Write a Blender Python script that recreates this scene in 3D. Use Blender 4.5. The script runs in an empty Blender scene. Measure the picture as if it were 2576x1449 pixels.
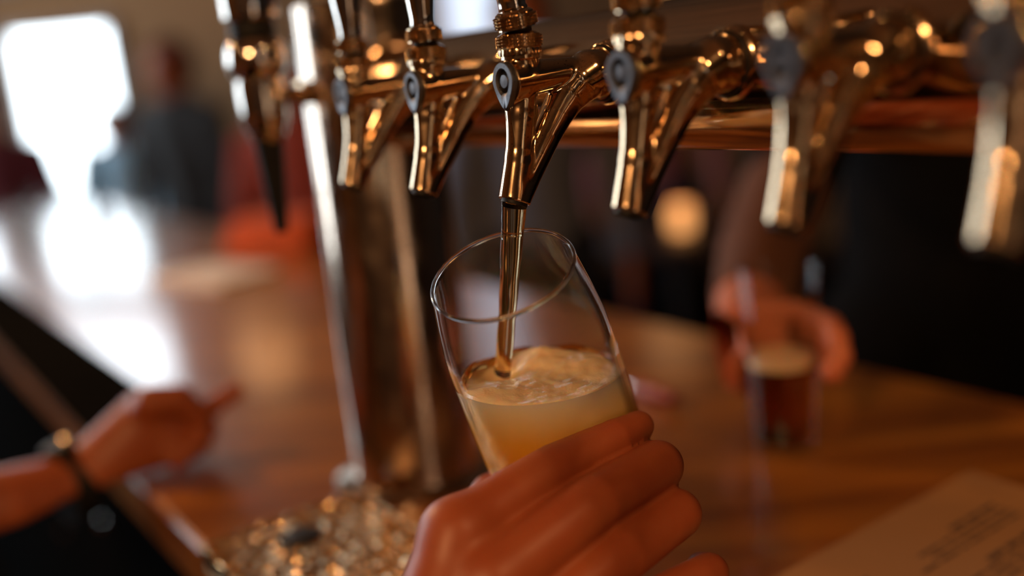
import bpy, bmesh, math, random
import numpy as np
from mathutils import Vector, Matrix, noise as mnoise
from math import sin, cos, pi, radians, sqrt, atan2

random.seed(4)
sc = bpy.context.scene
COL = sc.collection

# ------------------------------------------------------------------ camera
FPX = 2576 * 35 / 36
PITCH, ROLL = radians(12.6), radians(5.55)
CAM = np.array([0, 0, 1.4])
FW = np.array([0, cos(PITCH), -sin(PITCH)])
UP0 = np.array([0, sin(PITCH), cos(PITCH)])
RT0 = np.array([1.0, 0, 0])
RT = cos(ROLL) * RT0 - sin(ROLL) * UP0
UP = cos(ROLL) * UP0 + sin(ROLL) * RT0
cd = bpy.data.cameras.new('camera')
cam = bpy.data.objects.new('camera', cd)
COL.objects.link(cam)
cam.matrix_world = Matrix(((RT[0], UP[0], -FW[0], CAM[0]), (RT[1], UP[1], -FW[1], CAM[1]),
                           (RT[2], UP[2], -FW[2], CAM[2]), (0, 0, 0, 1)))
cd.lens = 35; cd.sensor_width = 36; cd.sensor_fit = 'HORIZONTAL'
cd.clip_start = 0.01; cd.clip_end = 60
cd.dof.use_dof = True; cd.dof.focus_distance = 0.446; cd.dof.aperture_fstop = 1.8
sc.camera = cam

# ------------------------------------------------------------------ world, view
w = bpy.data.worlds.new('world'); sc.world = w; w.use_nodes = True
w.node_tree.nodes['Background'].inputs[0].default_value = (0.60, 0.70, 0.85, 1)
w.node_tree.nodes['Background'].inputs[1].default_value = 0.02
sc.view_settings.view_transform = 'Standard'
sc.view_settings.look = 'None'
sc.view_settings.gamma = 1
sc.view_settings.use_curve_mapping = False
sc.view_settings.exposure = 0.9


# warm bare-bulb pendants, the last three added unseen to light walls and bar (the bulbs and cords are built further down)
LAMPS = [(-0.45, -0.60, 1.92), (0.75, -0.35, 2.30), (0.75, 4.6, 2.17), (-1.35, 5.2, 2.17), (-2.5, 0.7, 2.5), (-1.5, -1.7, 2.5), (-0.95, 1.25, 1.92)]
LPOW = [31, 18, .4, 2.5, 3.5, 4, 22]
LRAD = [.05, .05, .14, .14, .05, .05, .05]
for (x_, y_, z_), p_, r_ in zip(LAMPS, LPOW, LRAD):
    l_ = bpy.data.lights.new('lamp_light', 'POINT'); l_.energy = p_; l_.color = (1.0, 0.50, 0.20); l_.shadow_soft_size = r_
    o_ = bpy.data.objects.new('lamp_light', l_); COL.objects.link(o_); o_.location = (x_, y_, z_ - .01)

# ------------------------------------------------------------------ helpers: geometry
def P(x, y, d):
    return CAM + d * (FW + (x - 1288) / FPX * RT - (y - 724.5) / FPX * UP)


def PZ(x, y, z):
    v = P(x, y, 1) - CAM
    return CAM + v * (z - CAM[2]) / v[2]


# the tap rail runs along E, the taps face along N
E_ = np.array([-0.56322, 0.82631, 0.0]); N_ = np.array([-0.82631, -0.56322, 0.0])
def EN(e, n, z):
    return E_ * e + N_ * n + np.array([0, 0, z])


def label(o, lab=None, cat=None, group=None, kind=None):
    if lab: o['label'] = lab
    if cat: o['category'] = cat
    if group: o['group'] = group
    if kind: o['kind'] = kind
    return o


def empty(name, loc=(0, 0, 0), rot=None):
    o = bpy.data.objects.new(name, None); COL.objects.link(o)
    o.empty_display_size = 0.02
    o.location = Vector([float(v) for v in loc])
    if rot is not None: o.rotation_euler = rot
    return o


def mesh_obj(name, verts, faces, mat, parent=None, smooth=True, loc=None):
    me = bpy.data.meshes.new(name)
    me.from_pydata([tuple(map(float, v)) for v in verts], [], [tuple(map(int, f)) for f in faces])
    me.update()
    o = bpy.data.objects.new(name, me); COL.objects.link(o)
    if mat is not None: me.materials.append(mat)
    if smooth: me.polygons.foreach_set('use_smooth', [True] * len(me.polygons))
    if parent is not None: o.parent = parent
    if loc is not None: o.location = loc
    return o


class MB:
    """collects primitive shapes into one mesh"""
    def __init__(s): s.v = []; s.f = []
    def add(s, v, f):
        k = len(s.v); s.v += [tuple(map(float, q)) for q in v]; s.f += [tuple(int(i) + k for i in q) for q in f]; return s
    def box(s, c, d, fr=None):
        fr = np.eye(3) if fr is None else fr
        vs = []
        for z in (-1, 1):
            for y in (-1, 1):
                for x in (-1, 1): vs.append(np.array(c) + fr @ (np.array([x, y, z]) * np.array(d) / 2))
        return s.add(vs, [(0, 2, 3, 1), (4, 5, 7, 6), (0, 1, 5, 4), (2, 6, 7, 3), (0, 4, 6, 2), (1, 3, 7, 5)])
    def lathe(s, prof, c=(0, 0, 0), ax=(0, 0, 1), seg=48, rfun=None):
        ax = np.array(ax, float); ax /= np.linalg.norm(ax)
        h = np.array([1.0, 0, 0]) if abs(ax[0]) < .8 else np.array([0, 1.0, 0])
        u = np.cross(ax, h); u /= np.linalg.norm(u); v = np.cross(ax, u)
        c = np.array(c, float); vs = []; fs = []; m = len(prof)
        for i, (r, z) in enumerate(prof):
            for k in range(seg):
                t = 2 * pi * k / seg; rr = r if rfun is None else r + rfun(i, k)
                vs.append(c + ax * z + rr * (cos(t) * u + sin(t) * v))
        for i in range(m - 1):
            for k in range(seg):
                a = i * seg + k; b = i * seg + (k + 1) % seg
                fs.append((a, b, b + seg, a + seg))
        if prof[0][0] > 1e-6: fs.append(tuple(range(seg))[::-1])
        if prof[-1][0] > 1e-6: fs.append(tuple((m - 1) * seg + k for k in range(seg)))
        return s.add(vs, fs)
    def tube(s, pts, rad, seg=20, cap=True):
        pts = [np.array(p, float) for p in pts]; n = len(pts)
        if not hasattr(rad, '__len__'): rad = [rad] * n
        vs = []; fs = []; u = None
        for i, p in enumerate(pts):
            t = pts[min(i + 1, n - 1)] - pts[max(i - 1, 0)]; t /= np.linalg.norm(t)
            if u is None:
                h = np.array([0, 0, 1.0]) if abs(t[2]) < .8 else np.array([1.0, 0, 0]); u = np.cross(t, h)
            u = u - t * (u @ t); u /= np.linalg.norm(u); v = np.cross(t, u)
            for k in range(seg):
                a = 2 * pi * k / seg; vs.append(p + rad[i] * (cos(a) * u + sin(a) * v))
        for i in range(n - 1):
            for k in range(seg):
                a = i * seg + k; b = i * seg + (k + 1) % seg; fs.append((a, b, b + seg, a + seg))
        if cap: fs += [tuple(range(seg))[::-1], tuple((n - 1) * seg + k for k in range(seg))]
        return s.add(vs, fs)
    def build(s, name, mat, parent=None, smooth=True, bevel=0):
        o = mesh_obj(name, s.v, s.f, mat, parent, smooth)
        bm = bmesh.new(); bm.from_mesh(o.data)
        bmesh.ops.recalc_face_normals(bm, faces=bm.faces[:]); bm.to_mesh(o.data); bm.free()
        if smooth: o.data.set_sharp_from_angle(angle=radians(38))
        if bevel:
            b = o.modifiers.new('bevel', 'BEVEL'); b.width = bevel; b.segments = 3; b.limit_method = 'ANGLE'
        return o


# ---- signed distance modelling, meshed with surface nets
def cone(p, a, b, ra, rb):
    a = np.asarray(a, float); b = np.asarray(b, float); ab = b - a
    t = np.clip(((p - a) @ ab) / max(ab @ ab, 1e-12), 0, 1)
    q = p - a - t[..., None] * ab
    return np.sqrt((q * q).sum(-1)) - (ra + (rb - ra) * t)


def smin(a, b, k):
    h = np.clip(0.5 + 0.5 * (b - a) / k, 0, 1)
    return b + (a - b) * h - k * h * (1 - h)


def chain(p, pts, rs):
    d = None
    for i in range(len(pts) - 1):
        c = cone(p, pts[i], pts[i + 1], rs[i], rs[i + 1]); d = c if d is None else np.minimum(d, c)
    return d


def nets(f, lo, hi, h, project=2):
    lo = np.array(lo, float); hi = np.array(hi, float)
    n = np.maximum(((hi - lo) / h).astype(int) + 2, 4)
    ax = [lo[i] + h * np.arange(n[i]) for i in range(3)]
    D = np.empty(tuple(n))
    for i in range(n[0]):
        g = np.stack(np.meshgrid(ax[0][i:i + 1], ax[1], ax[2], indexing='ij'), -1)
        D[i] = f(g.reshape(-1, 3)).reshape(n[1], n[2])
    S = D < 0
    cs = [S[i:n[0] - 1 + i, j:n[1] - 1 + j, k:n[2] - 1 + k] for i in (0, 1) for j in (0, 1) for k in (0, 1)]
    tot = sum(c.astype(int) for c in cs)
    act = (tot > 0) & (tot < 8)
    idx = -np.ones(act.shape, int); cells = np.argwhere(act); idx[act] = np.arange(len(cells))
    acc = np.zeros((len(cells), 3)); cnt = np.zeros(len(cells))
    corners = [(i, j, k) for i in (0, 1) for j in (0, 1) for k in (0, 1)]
    for a in range(8):
        for b in range(a + 1, 8):
            ca, cb = np.array(corners[a]), np.array(corners[b])
            if np.abs(ca - cb).sum() != 1: continue
            pa = cells + ca; pb = cells + cb
            da = D[tuple(pa.T)]; db = D[tuple(pb.T)]; m = (da < 0) != (db < 0)
            t = da[m] / (da[m] - db[m])
            acc[m] += pa[m] + t[:, None] * (pb[m] - pa[m]); cnt[m] += 1
    V = lo + h * acc / cnt[:, None]
    for _ in range(project):
        d0 = f(V); g = np.stack([(f(V + dv) - d0) / 1e-5 for dv in np.eye(3) * 1e-5], -1)
        gg = np.maximum((g * g).sum(-1), .2)
        st = -(d0 / gg)[:, None] * g; ln = np.linalg.norm(st, axis=1, keepdims=True)
        V = V + st * np.minimum(1, h / np.maximum(ln, 1e-12))
    faces = []
    for axi in range(3):
        o1, o2 = [(1, 2), (2, 0), (0, 1)][axi]
        sl0 = [slice(None)] * 3; sl1 = [slice(None)] * 3
        sl0[axi] = slice(0, n[axi] - 1); sl1[axi] = slice(1, n[axi])
        a = S[tuple(sl0)]; b = S[tuple(sl1)]
        e = np.argwhere(a != b)
        e = e[(e[:, o1] > 0) & (e[:, o1] < n[o1] - 1) & (e[:, o2] > 0) & (e[:, o2] < n[o2] - 1)]
        q = []
        for s1, s2 in ((-1, -1), (0, -1), (0, 0), (-1, 0)):
            c = e.copy(); c[:, o1] += s1; c[:, o2] += s2; q.append(idx[tuple(c.T)])
        q = np.array(q).T; inside = a[tuple(e.T)]
        q[~inside] = q[~inside][:, ::-1]
        faces.append(q)
    return V, np.concatenate(faces)


def sdf_obj(name, f, lo, hi, h, mat, parent=None, project=2):
    V, F = nets(f, lo, hi, h, project)
    return mesh_obj(name, V, F, mat, parent)


def bounds(pts, rs, pad):
    pts = np.array(pts); r = max(rs) + pad
    return pts.min(0) - r, pts.max(0) + r


# ------------------------------------------------------------------ helpers: materials
def newmat(name):
    m = bpy.data.materials.new(name); m.use_nodes = True
    nt = m.node_tree; b = nt.nodes['Principled BSDF']
    return m, nt, b


def N(nt, typ, **kw):
    n = nt.nodes.new(typ)
    for k, v in kw.items():
        if k.startswith('i_'):
            key = k[2:]; n.inputs[int(key) if key.isdigit() else key.replace('_', ' ')].default_value = v
        else: setattr(n, k, v)
    return n


def ramp(nt, src, stops):
    r = nt.nodes.new('ShaderNodeValToRGB'); cr = r.color_ramp
    while len(cr.elements) < len(stops): cr.elements.new(0.5)
    for el, (p, c) in zip(cr.elements, stops):
        el.position = p; el.color = (*c, 1) if len(c) == 3 else c
    nt.links.new(src, r.inputs[0]); return r


def plain(name, col, rough=0.6, metal=0.0, noise=0.12, scale=20, bump=0.0, spec=0.5):
    m, nt, b = newmat(name)
    tc = N(nt, 'ShaderNodeTexCoord'); no = N(nt, 'ShaderNodeTexNoise', i_Scale=scale, i_Detail=4.0)
    nt.links.new(tc.outputs['Object'], no.inputs['Vector'])
    c = np.array(col)
    r = ramp(nt, no.outputs['Fac'], [(0.3, tuple(np.clip(c * (1 - noise), 0, 1))), (0.7, tuple(np.clip(c * (1 + noise), 0, 1)))])
    nt.links.new(r.outputs[0], b.inputs['Base Color'])
    b.inputs['Roughness'].default_value = rough; b.inputs['Metallic'].default_value = metal
    b.inputs['Specular IOR Level'].default_value = spec
    if bump:
        bp = N(nt, 'ShaderNodeBump', i_Strength=bump, i_Distance=0.002)
        nt.links.new(no.outputs['Fac'], bp.inputs['Height']); nt.links.new(bp.outputs[0], b.inputs['Normal'])
    return m


def metal(name, col, rough=0.1, speck=True, scale=900):
    m, nt, b = newmat(name)
    tc = N(nt, 'ShaderNodeTexCoord')
    n1 = N(nt, 'ShaderNodeTexNoise', i_Scale=scale, i_Detail=3.0)
    n2 = N(nt, 'ShaderNodeTexNoise', i_Scale=60, i_Detail=5.0)
    for n_ in (n1, n2): nt.links.new(tc.outputs['Object'], n_.inputs['Vector'])
    c = np.array(col)
    if speck:
        r = ramp(nt, n1.outputs['Fac'], [(0.30, tuple(c * 0.35)), (0.38, tuple(c))])
    else:
        r = ramp(nt, n1.outputs['Fac'], [(0.2, tuple(c * 0.95)), (0.8, tuple(c))])
    nt.links.new(r.outputs[0], b.inputs['Base Color'])
    mr = N(nt, 'ShaderNodeMapRange', i_1=0.3, i_2=0.7, i_3=rough * 0.6, i_4=rough * 1.6)
    nt.links.new(n2.outputs['Fac'], mr.inputs[0]); nt.links.new(mr.outputs[0], b.inputs['Roughness'])
    b.inputs['Metallic'].default_value = 1
    return m


def emit(name, col, strength):
    m, nt, b = newmat(name)
    b.inputs['Base Color'].default_value = (*col, 1)
    b.inputs['Emission Color'].default_value = (*col, 1); b.inputs['Emission Strength'].default_value = strength
    return m


def skin_mat(name, col):
    m, nt, b = newmat(name)
    tc = N(nt, 'ShaderNodeTexCoord'); no = N(nt, 'ShaderNodeTexNoise', i_Scale=45, i_Detail=4.0)
    nt.links.new(tc.outputs['Object'], no.inputs['Vector']); c = np.array(col)
    r = ramp(nt, no.outputs['Fac'], [(0.3, tuple(c * np.array([0.92, 0.78, 0.72]))), (0.7, tuple(np.clip(c * 1.06, 0, 1)))])
    nt.links.new(r.outputs[0], b.inputs['Base Color'])
    b.inputs['Roughness'].default_value = 0.45
    b.inputs['Subsurface Weight'].default_value = 0.35
    b.inputs['Subsurface Radius'].default_value = (1.0, 0.3, 0.15); b.inputs['Subsurface Scale'].default_value = 0.006
    n2 = N(nt, 'ShaderNodeTexNoise', i_Scale=700, i_Detail=2.0); nt.links.new(tc.outputs['Object'], n2.inputs['Vector'])
    bp = N(nt, 'ShaderNodeBump', i_Strength=0.15, i_Distance=0.0004)
    nt.links.new(n2.outputs['Fac'], bp.inputs['Height']); nt.links.new(bp.outputs[0], b.inputs['Normal'])
    return m


def clear_glass(name, tint=(0.96, 0.97, 0.97), edge=(0.70, 0.68, 0.66)):
    """thin clear glass: straight-through transmission, Fresnel mirror, absorption growing at grazing angles"""
    m, nt, b = newmat(name); nt.nodes.remove(b); out = nt.nodes['Material Output']
    lw = N(nt, 'ShaderNodeLayerWeight', i_Blend=0.5)
    r = ramp(nt, lw.outputs['Facing'], [(0.0, tint), (0.70, tint), (0.97, edge)])
    tr = N(nt, 'ShaderNodeBsdfTransparent'); nt.links.new(r.outputs[0], tr.inputs[0])
    gl = N(nt, 'ShaderNodeBsdfGlossy', i_Roughness=0.02)
    gl.inputs[0].default_value = (1, 1, 1, 1)
    pw = N(nt, 'ShaderNodeMath', operation='POWER', i_1=5.0); nt.links.new(lw.outputs['Facing'], pw.inputs[0])
    fr = N(nt, 'ShaderNodeMath', operation='MULTIPLY_ADD', i_1=0.80, i_2=0.022); nt.links.new(pw.outputs[0], fr.inputs[0])
    mx = N(nt, 'ShaderNodeMixShader'); nt.links.new(fr.outputs[0], mx.inputs[0])
    nt.links.new(tr.outputs[0], mx.inputs[1]); nt.links.new(gl.outputs[0], mx.inputs[2])
    nt.links.new(mx.outputs[0], out.inputs[0]); return m


M = {}
M['brass'] = metal('warm_polished_metal', (0.62, 0.46, 0.30), 0.10)
M['rail'] = metal('rail_metal', (0.58, 0.43, 0.29), 0.09, speck=False, scale=300)
M['chrome'] = metal('chrome', (0.80, 0.74, 0.68), 0.06, speck=False)
M['column'] = metal('column_steel', (0.58, 0.47, 0.38), 0.15, speck=False, scale=200)
M['plate'] = metal('grey_cast_metal', (0.13, 0.135, 0.15), 0.42)
M['black'] = plain('black_rubber', (0.008, 0.008, 0.009), 0.55, spec=0.25)
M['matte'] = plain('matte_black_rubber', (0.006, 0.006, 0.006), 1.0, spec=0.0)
M['clear'] = clear_glass('clear_glass')
M['skin'] = skin_mat('skin', (0.34, 0.088, 0.030))
M['skin2'] = skin_mat('skin_pale', (0.36, 0.10, 0.035))
M['skin3'] = skin_mat('skin_rosy', (0.66, 0.22, 0.11))
M['darkcloth'] = plain('dark_cloth', (0.007, 0.007, 0.008), 0.95, spec=0.1)
M['greycloth'] = plain('grey_cloth', (0.020, 0.019, 0.020), 0.9)
M['maroon'] = plain('maroon_cloth', (0.11, 0.015, 0.025), 0.9)
M['redcloth'] = plain('red_cloth', (0.30, 0.04, 0.02), 0.9)
M['pinkcloth'] = plain('dusky_pink_cloth', (0.30, 0.10, 0.10), 0.9)
M['bluecloth'] = plain('slate_blue_cloth', (0.13, 0.15, 0.22), 0.9)
M['lightblue'] = plain('light_blue_cloth', (0.35, 0.55, 0.70), 0.9)
M['denim'] = plain('dark_denim', (0.012, 0.018, 0.040), 0.9)
M['hair'] = plain('brown_hair', (0.035, 0.018, 0.010), 0.6)
M['redhair'] = plain('dark_red_knit', (0.10, 0.015, 0.012), 0.9)
#SPLIT
def wood(name, c1, c2, rough=0.25, ax=(1, 9, 9), scale=2.2, rot=0.0, coat=0.3, planks=0.0):
    m, nt, b = newmat(name)
    tc = N(nt, 'ShaderNodeTexCoord'); mp = N(nt, 'ShaderNodeMapping')
    mp.inputs['Rotation'].default_value = (0, 0, rot); mp.inputs['Scale'].default_value = ax
    nt.links.new(tc.outputs['Object'], mp.inputs[0])
    n1 = N(nt, 'ShaderNodeTexNoise', i_Scale=scale, i_Detail=6.0, i_Distortion=0.6)
    nt.links.new(mp.outputs[0], n1.inputs['Vector'])
    r = ramp(nt, n1.outputs['Fac'], [(0.32, c1), (0.52, tuple((np.array(c1) + np.array(c2)) / 2)), (0.70, c2)])
    nt.links.new(r.outputs[0], b.inputs['Base Color'])
    b.inputs['Roughness'].default_value = rough; b.inputs['Coat Weight'].default_value = coat
    b.inputs['Coat Roughness'].default_value = 0.13
    return m


# ------------------------------------------------------------------ the room
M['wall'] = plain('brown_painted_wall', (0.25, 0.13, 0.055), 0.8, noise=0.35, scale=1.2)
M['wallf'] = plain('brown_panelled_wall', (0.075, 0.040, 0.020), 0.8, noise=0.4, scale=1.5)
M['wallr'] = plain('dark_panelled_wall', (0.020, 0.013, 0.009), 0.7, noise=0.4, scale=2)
M['floor'] = wood('floor_boards', (0.004, 0.0025, 0.002), (0.008, 0.005, 0.003), 0.95, coat=0.0)
M['floor'].node_tree.nodes['Principled BSDF'].inputs['Specular IOR Level'].default_value = 0.0
M['ceil'] = plain('ceiling_paint', (0.16, 0.09, 0.05), 0.9, noise=0.2, scale=2)
M['frame'] = wood('window_frame_wood', (0.09, 0.04, 0.02), (0.14, 0.07, 0.035), 0.5)
M['day'] = emit('daylight_pane', (0.80, 0.92, 1.0), 3.4)
M['side_light'] = emit('added_side_light_pane', (0.80, 0.92, 1.0), 8.0)
M['rim_light'] = emit('added_rim_light_pane', (0.80, 0.92, 1.0), 4.0)
M['day2'] = emit('daylight_pane_low', (0.70, 0.80, 0.98), 0.62)
M['bar'] = wood('varnished_bar_wood', (0.19, 0.056, 0.007), (0.44, 0.165, 0.020), 0.38, coat=1.0, rot=-atan2(E_[1], E_[0]), scale=3.0)
M['barside'] = wood('dark_bar_wood', (0.03, 0.014, 0.008), (0.05, 0.025, 0.012), 0.5)

X0, X1, Y0, Y1, ZC = -3.6, 4.2, -2.6, 6.0, 3.5
def struct(name, c, d, m):
    return label(MB().box(c, d).build(name, m, smooth=False), kind='structure')
struct('floor', ((X0 + X1) / 2, (Y0 + Y1) / 2, -0.05), (X1 - X0 + .2, Y1 - Y0 + .2, 0.1), M['floor'])
struct('ceiling', ((X0 + X1) / 2, (Y0 + Y1) / 2, ZC + .05), (X1 - X0 + .2, Y1 - Y0 + .2, 0.1), M['ceil'])
struct('wall_back', ((X0 + X1) / 2, Y1 + .05, ZC / 2), (X1 - X0 + .2, 0.1, ZC), M['wall'])
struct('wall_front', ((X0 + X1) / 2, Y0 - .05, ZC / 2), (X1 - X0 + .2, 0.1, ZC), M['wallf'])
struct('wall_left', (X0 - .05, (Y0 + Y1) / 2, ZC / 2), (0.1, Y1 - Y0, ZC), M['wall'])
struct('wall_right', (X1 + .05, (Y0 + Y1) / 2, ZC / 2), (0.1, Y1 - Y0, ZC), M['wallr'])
struct('baseboard_back', ((X0 + X1) / 2, Y1 - .01, 0.08), (X1 - X0, 0.02, 0.16), M['barside'])
struct('baseboard_left', (X0 + .01, (Y0 + Y1) / 2, 0.08), (0.02, Y1 - Y0, 0.16), M['barside'])


def window(idx, c, wd, hg, nrm, pane):
    """c centre on the wall face, nrm: 'y' faces -y, 'x' faces +x, 'b' faces +y"""
    cx, cy, cz = c; fw_ = 0.05
    root = empty('window_%d' % idx, c); label(root, kind='structure')
    ax = {'y': (np.array([1, 0, 0]), np.array([0, -1, 0])), 'x': (np.array([0, 1, 0]), np.array([1, 0, 0])),
          'b': (np.array([1, 0, 0]), np.array([0, 1, 0]))}[nrm]
    fr = np.array([ax[0], ax[1], [0, 0, 1]]).T
    f = MB()
    for s in (-1, 1):
        f.box(ax[0] * s * (wd / 2 + fw_ / 2) + ax[1] * .03, (fw_, .06, hg + 2 * fw_), fr)
        f.box(np.array([0, 0, s * (hg / 2 + fw_ / 2)]) + ax[1] * .03, (wd, .06, fw_), fr)
    f.build('window_frame', M['frame'], root, smooth=False)
    MB().box(ax[1] * .012, (wd, .012, hg), fr).build('window_pane', pane, root, smooth=False)
    MB().box(np.array([0, 0, -(hg / 2 + fw_ + .01)]) + ax[1] * .05, (wd + .2, .1, .02), fr).build('window_sill', M['frame'], root, smooth=False)
    return root


def PY(x, y, Y):
    v = P(x, y, 1) - CAM; return CAM + v * (Y - CAM[1]) / v[1]


a = PY(60, 240, Y1); b = PY(300, 240, Y1); zt = PY(170, 82, Y1)[2]; zb = PY(230, 470, Y1)[2]
wW = b[0] - a[0]; xc = (a[0] + b[0]) / 2
window(1, (xc, Y1, (zt + zb) / 2), wW, zt - zb, 'y', M['day'])
window(2, (xc - wW - .23, Y1, (zt + zb) / 2), wW, zt - zb, 'y', M['day'])
zt2 = 2.62; zb2 = zt + .34
window(3, (xc, Y1, (zt2 + zb2) / 2), wW + .11, zt2 - zb2, 'y', M['day'])
window(4, (xc - wW - .23, Y1, (zt2 + zb2) / 2), wW + .11, zt2 - zb2, 'y', M['day'])
window(8, (xc - 2 * (wW + .23), Y1, (zt + zb) / 2), wW, zt - zb, 'y', M['day'])
window(9, (xc - 2 * (wW + .23), Y1, (zt2 + zb2) / 2), wW + .11, zt2 - zb2, 'y', M['day'])
a = PY(1118, 60, Y1); b = PY(1262, 60, Y1); zb = PY(1190, 105, Y1)[2]
window(5, ((a[0] + b[0]) / 2, Y1, (zb + 3.0) / 2), b[0] - a[0], 3.0 - zb, 'y', M['day2'])
window(6, (X0, 2.3, 1.85), 0.55, 1.5, 'x', M['side_light'])  # added out of view as cool side light on hand and metal
window(10, (X0, 4.35, 1.95), 1.3, 1.5, 'x', M['rim_light'])  # another unseen pane, added for rim light on the hand
window(7, (1.9, Y0, 1.20), 0.8, 0.9, 'b', emit('added_warm_glow_pane', (1.0, 0.66, 0.42), 0.9))  # added warm glow behind the camera, makes the column's highlight strip

# ------------------------------------------------------------------ bar counter
BT = 1.09
frEN = np.array([E_, N_, [0, 0, 1]]).T
bar = label(empty('bar_counter', EN(0.8, -.47, 0)), 'long varnished brown wooden bar counter running under the beer taps', 'bar counter')
def ENl(e, n, z, base=(0.8, -.47, 0)):
    return EN(e - base[0], n - base[1], z - base[2])
MB().box(ENl(1.1, -.472, BT - .0225), (5.2, .604, .045), frEN).build('bar_top', M['bar'], bar, smooth=True, bevel=.006)
MB().box(ENl(1.1, -.47, (BT - .045) / 2), (5.1, .46, BT - .045), frEN).build('cabinet_body', M['matte'], bar, smooth=False)
label(MB().box(EN(1.85, -.2085, BT + .003), (1.95, .083, .006), frEN).build('bar_mat', M['matte'], bevel=.002),  # right end stretched to stand in for the shade under the hand
      'long black rubber bar mat along the near edge of the bar at left, its end doubling as shade under the hand', 'bar mat')

# ------------------------------------------------------------------ rail and column
RN = -.347; RZ = 1.3875; RR = .0352; CE = .363 + .303; CR = .0492
rail = label(empty('tap_rail', EN(CE, RN, BT)), 'thick horizontal polished warm metal pipe carrying the row of beer taps', 'tap rail')
MB().lathe([(.0, 0), (RR, 0.0), (RR, CE + .62 - .01), (RR - .004, CE + .62), (0, CE + .62)],
           ENl(CE, RN, RZ, (CE, RN, BT)), -E_, 96).build('rail_pipe', M['rail'], rail)
zt = P(800, 6, .70)[2]
MB().lathe([(.0, 0), (CR + .016, 0), (CR + .016, .004), (CR + .001, .008), (CR, .012), (CR, zt - BT - .006), (CR - .001, zt - BT - .002), (CR - .006, zt - BT), (0, zt - BT)],
           (0, 0, 0), (0, 0, 1), 96).build('support_column', M['column'], rail)
MB().lathe([(RR + .001, 0), (RR + .004, .001), (RR + .004, .012), (RR + .001, .014)], ENl(CE, RN, RZ, (CE, RN, BT)) - E_ * (CR - .008), -E_, 64).build('rail_collar', M['rail'], rail)
MB().lathe([(0, 0), (.036, 0), (.036, .006), (.022, .01), (.022, RZ - BT - RR + .006)],
           ENl(-.45, RN, BT, (CE, RN, BT)), (0, 0, 1), 48).build('end_post', M['column'], rail)

# ------------------------------------------------------------------ beer taps
# local frame of a tap: x out of the rail, y sideways, z up, origin on the rail face
def tapf(p):
    p = p * 1000.0
    d = cone(p, (48.5, 0, -4), (50.5, 0, -15), 6.6, 6.0)
    d = smin(d, cone(p, (50.5, 0, -15), (54.2, 0, -33), 6.0, 5.9), 1.0)
    d = smin(d, cone(p, (54.2, 0, -33), (60.2, 0, -56), 5.9, 6.8), 1.0)
    rear = chain(p, [(-2, 0, -1), (10, 0, -1), (17, 0, -4), (24, 0, -9.5), (31, 0, -17), (38, 0, -26), (50, 0, -42), (60, 0, -56)],
                 [11.2, 11.4, 10.6, 9.0, 7.7, 6.8, 6.4, 6.4])
    d = smin(d, rear, 2.2)
    web = np.maximum(cone(p, (50, 0, -14), (55, 0, -40), 8, 2), np.abs(p[:, 1]) - 2.2)
    d = smin(d, web, 2.0)
    body = cone(p, (62, 0, -1.0), (22, 0, 1.5), 9.6, 6.4)
    body = np.maximum(body, p[:, 0] - 56.3)
    d = smin(d, body, 1.6)
    neck = cone(p, (48, 0, 4), (48, 0, 12), 7.6, 7.6)
    d = smin(d, neck, 1.5)
    tip = np.array([58.7, 0, -52.7]); nr = np.array([.401, 0, -.916])
    cut = (p - tip) @ nr
    d = np.maximum(d, cut)
    d = np.maximum(d, -cone(p, (56, 0, -47), (62, 0, -60), 5.0, 5.2))
    d = np.maximum(d, -p[:, 0] - 3.5)
    d = np.maximum(d, p[:, 2] - 12)
    return d / 1000.0


TV, TF = nets(tapf, (-.006, -.013, -.062), (.066, .013, .0135), .00055)


def knurl_fun(rows, seg, amp):
    def g(i, k):
        if i not in rows: return 0.0
        j = i - rows[0]
        return amp if ((k // 2 + j // 2) % 2 == 0) else -amp * .4
    return g


def knurled(prof_lo, prof_hi, r, z0, z1, rows, seg, amp):
    prof = list(prof_lo) + [(r, z0 + (z1 - z0) * i / (rows - 1)) for i in range(rows)] + list(prof_hi)
    n0 = len(prof_lo)
    def g(i, k):
        if n0 > 3 and i in (2, 3): return -.00025 * (0.5 + 0.5 * cos(2 * pi * k * 24 / seg))
        if i < n0 or i >= n0 + rows: return 0.0
        a = sin(2 * pi * (k * 24 / seg + (i - n0) * 2.0 / (rows - 1))); b = sin(2 * pi * (k * 24 / seg - (i - n0) * 2.0 / (rows - 1)))
        return amp * (abs(a) * abs(b) - .3) if 0 < i - n0 < rows - 1 else -amp * .5
    return prof, g


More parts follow.
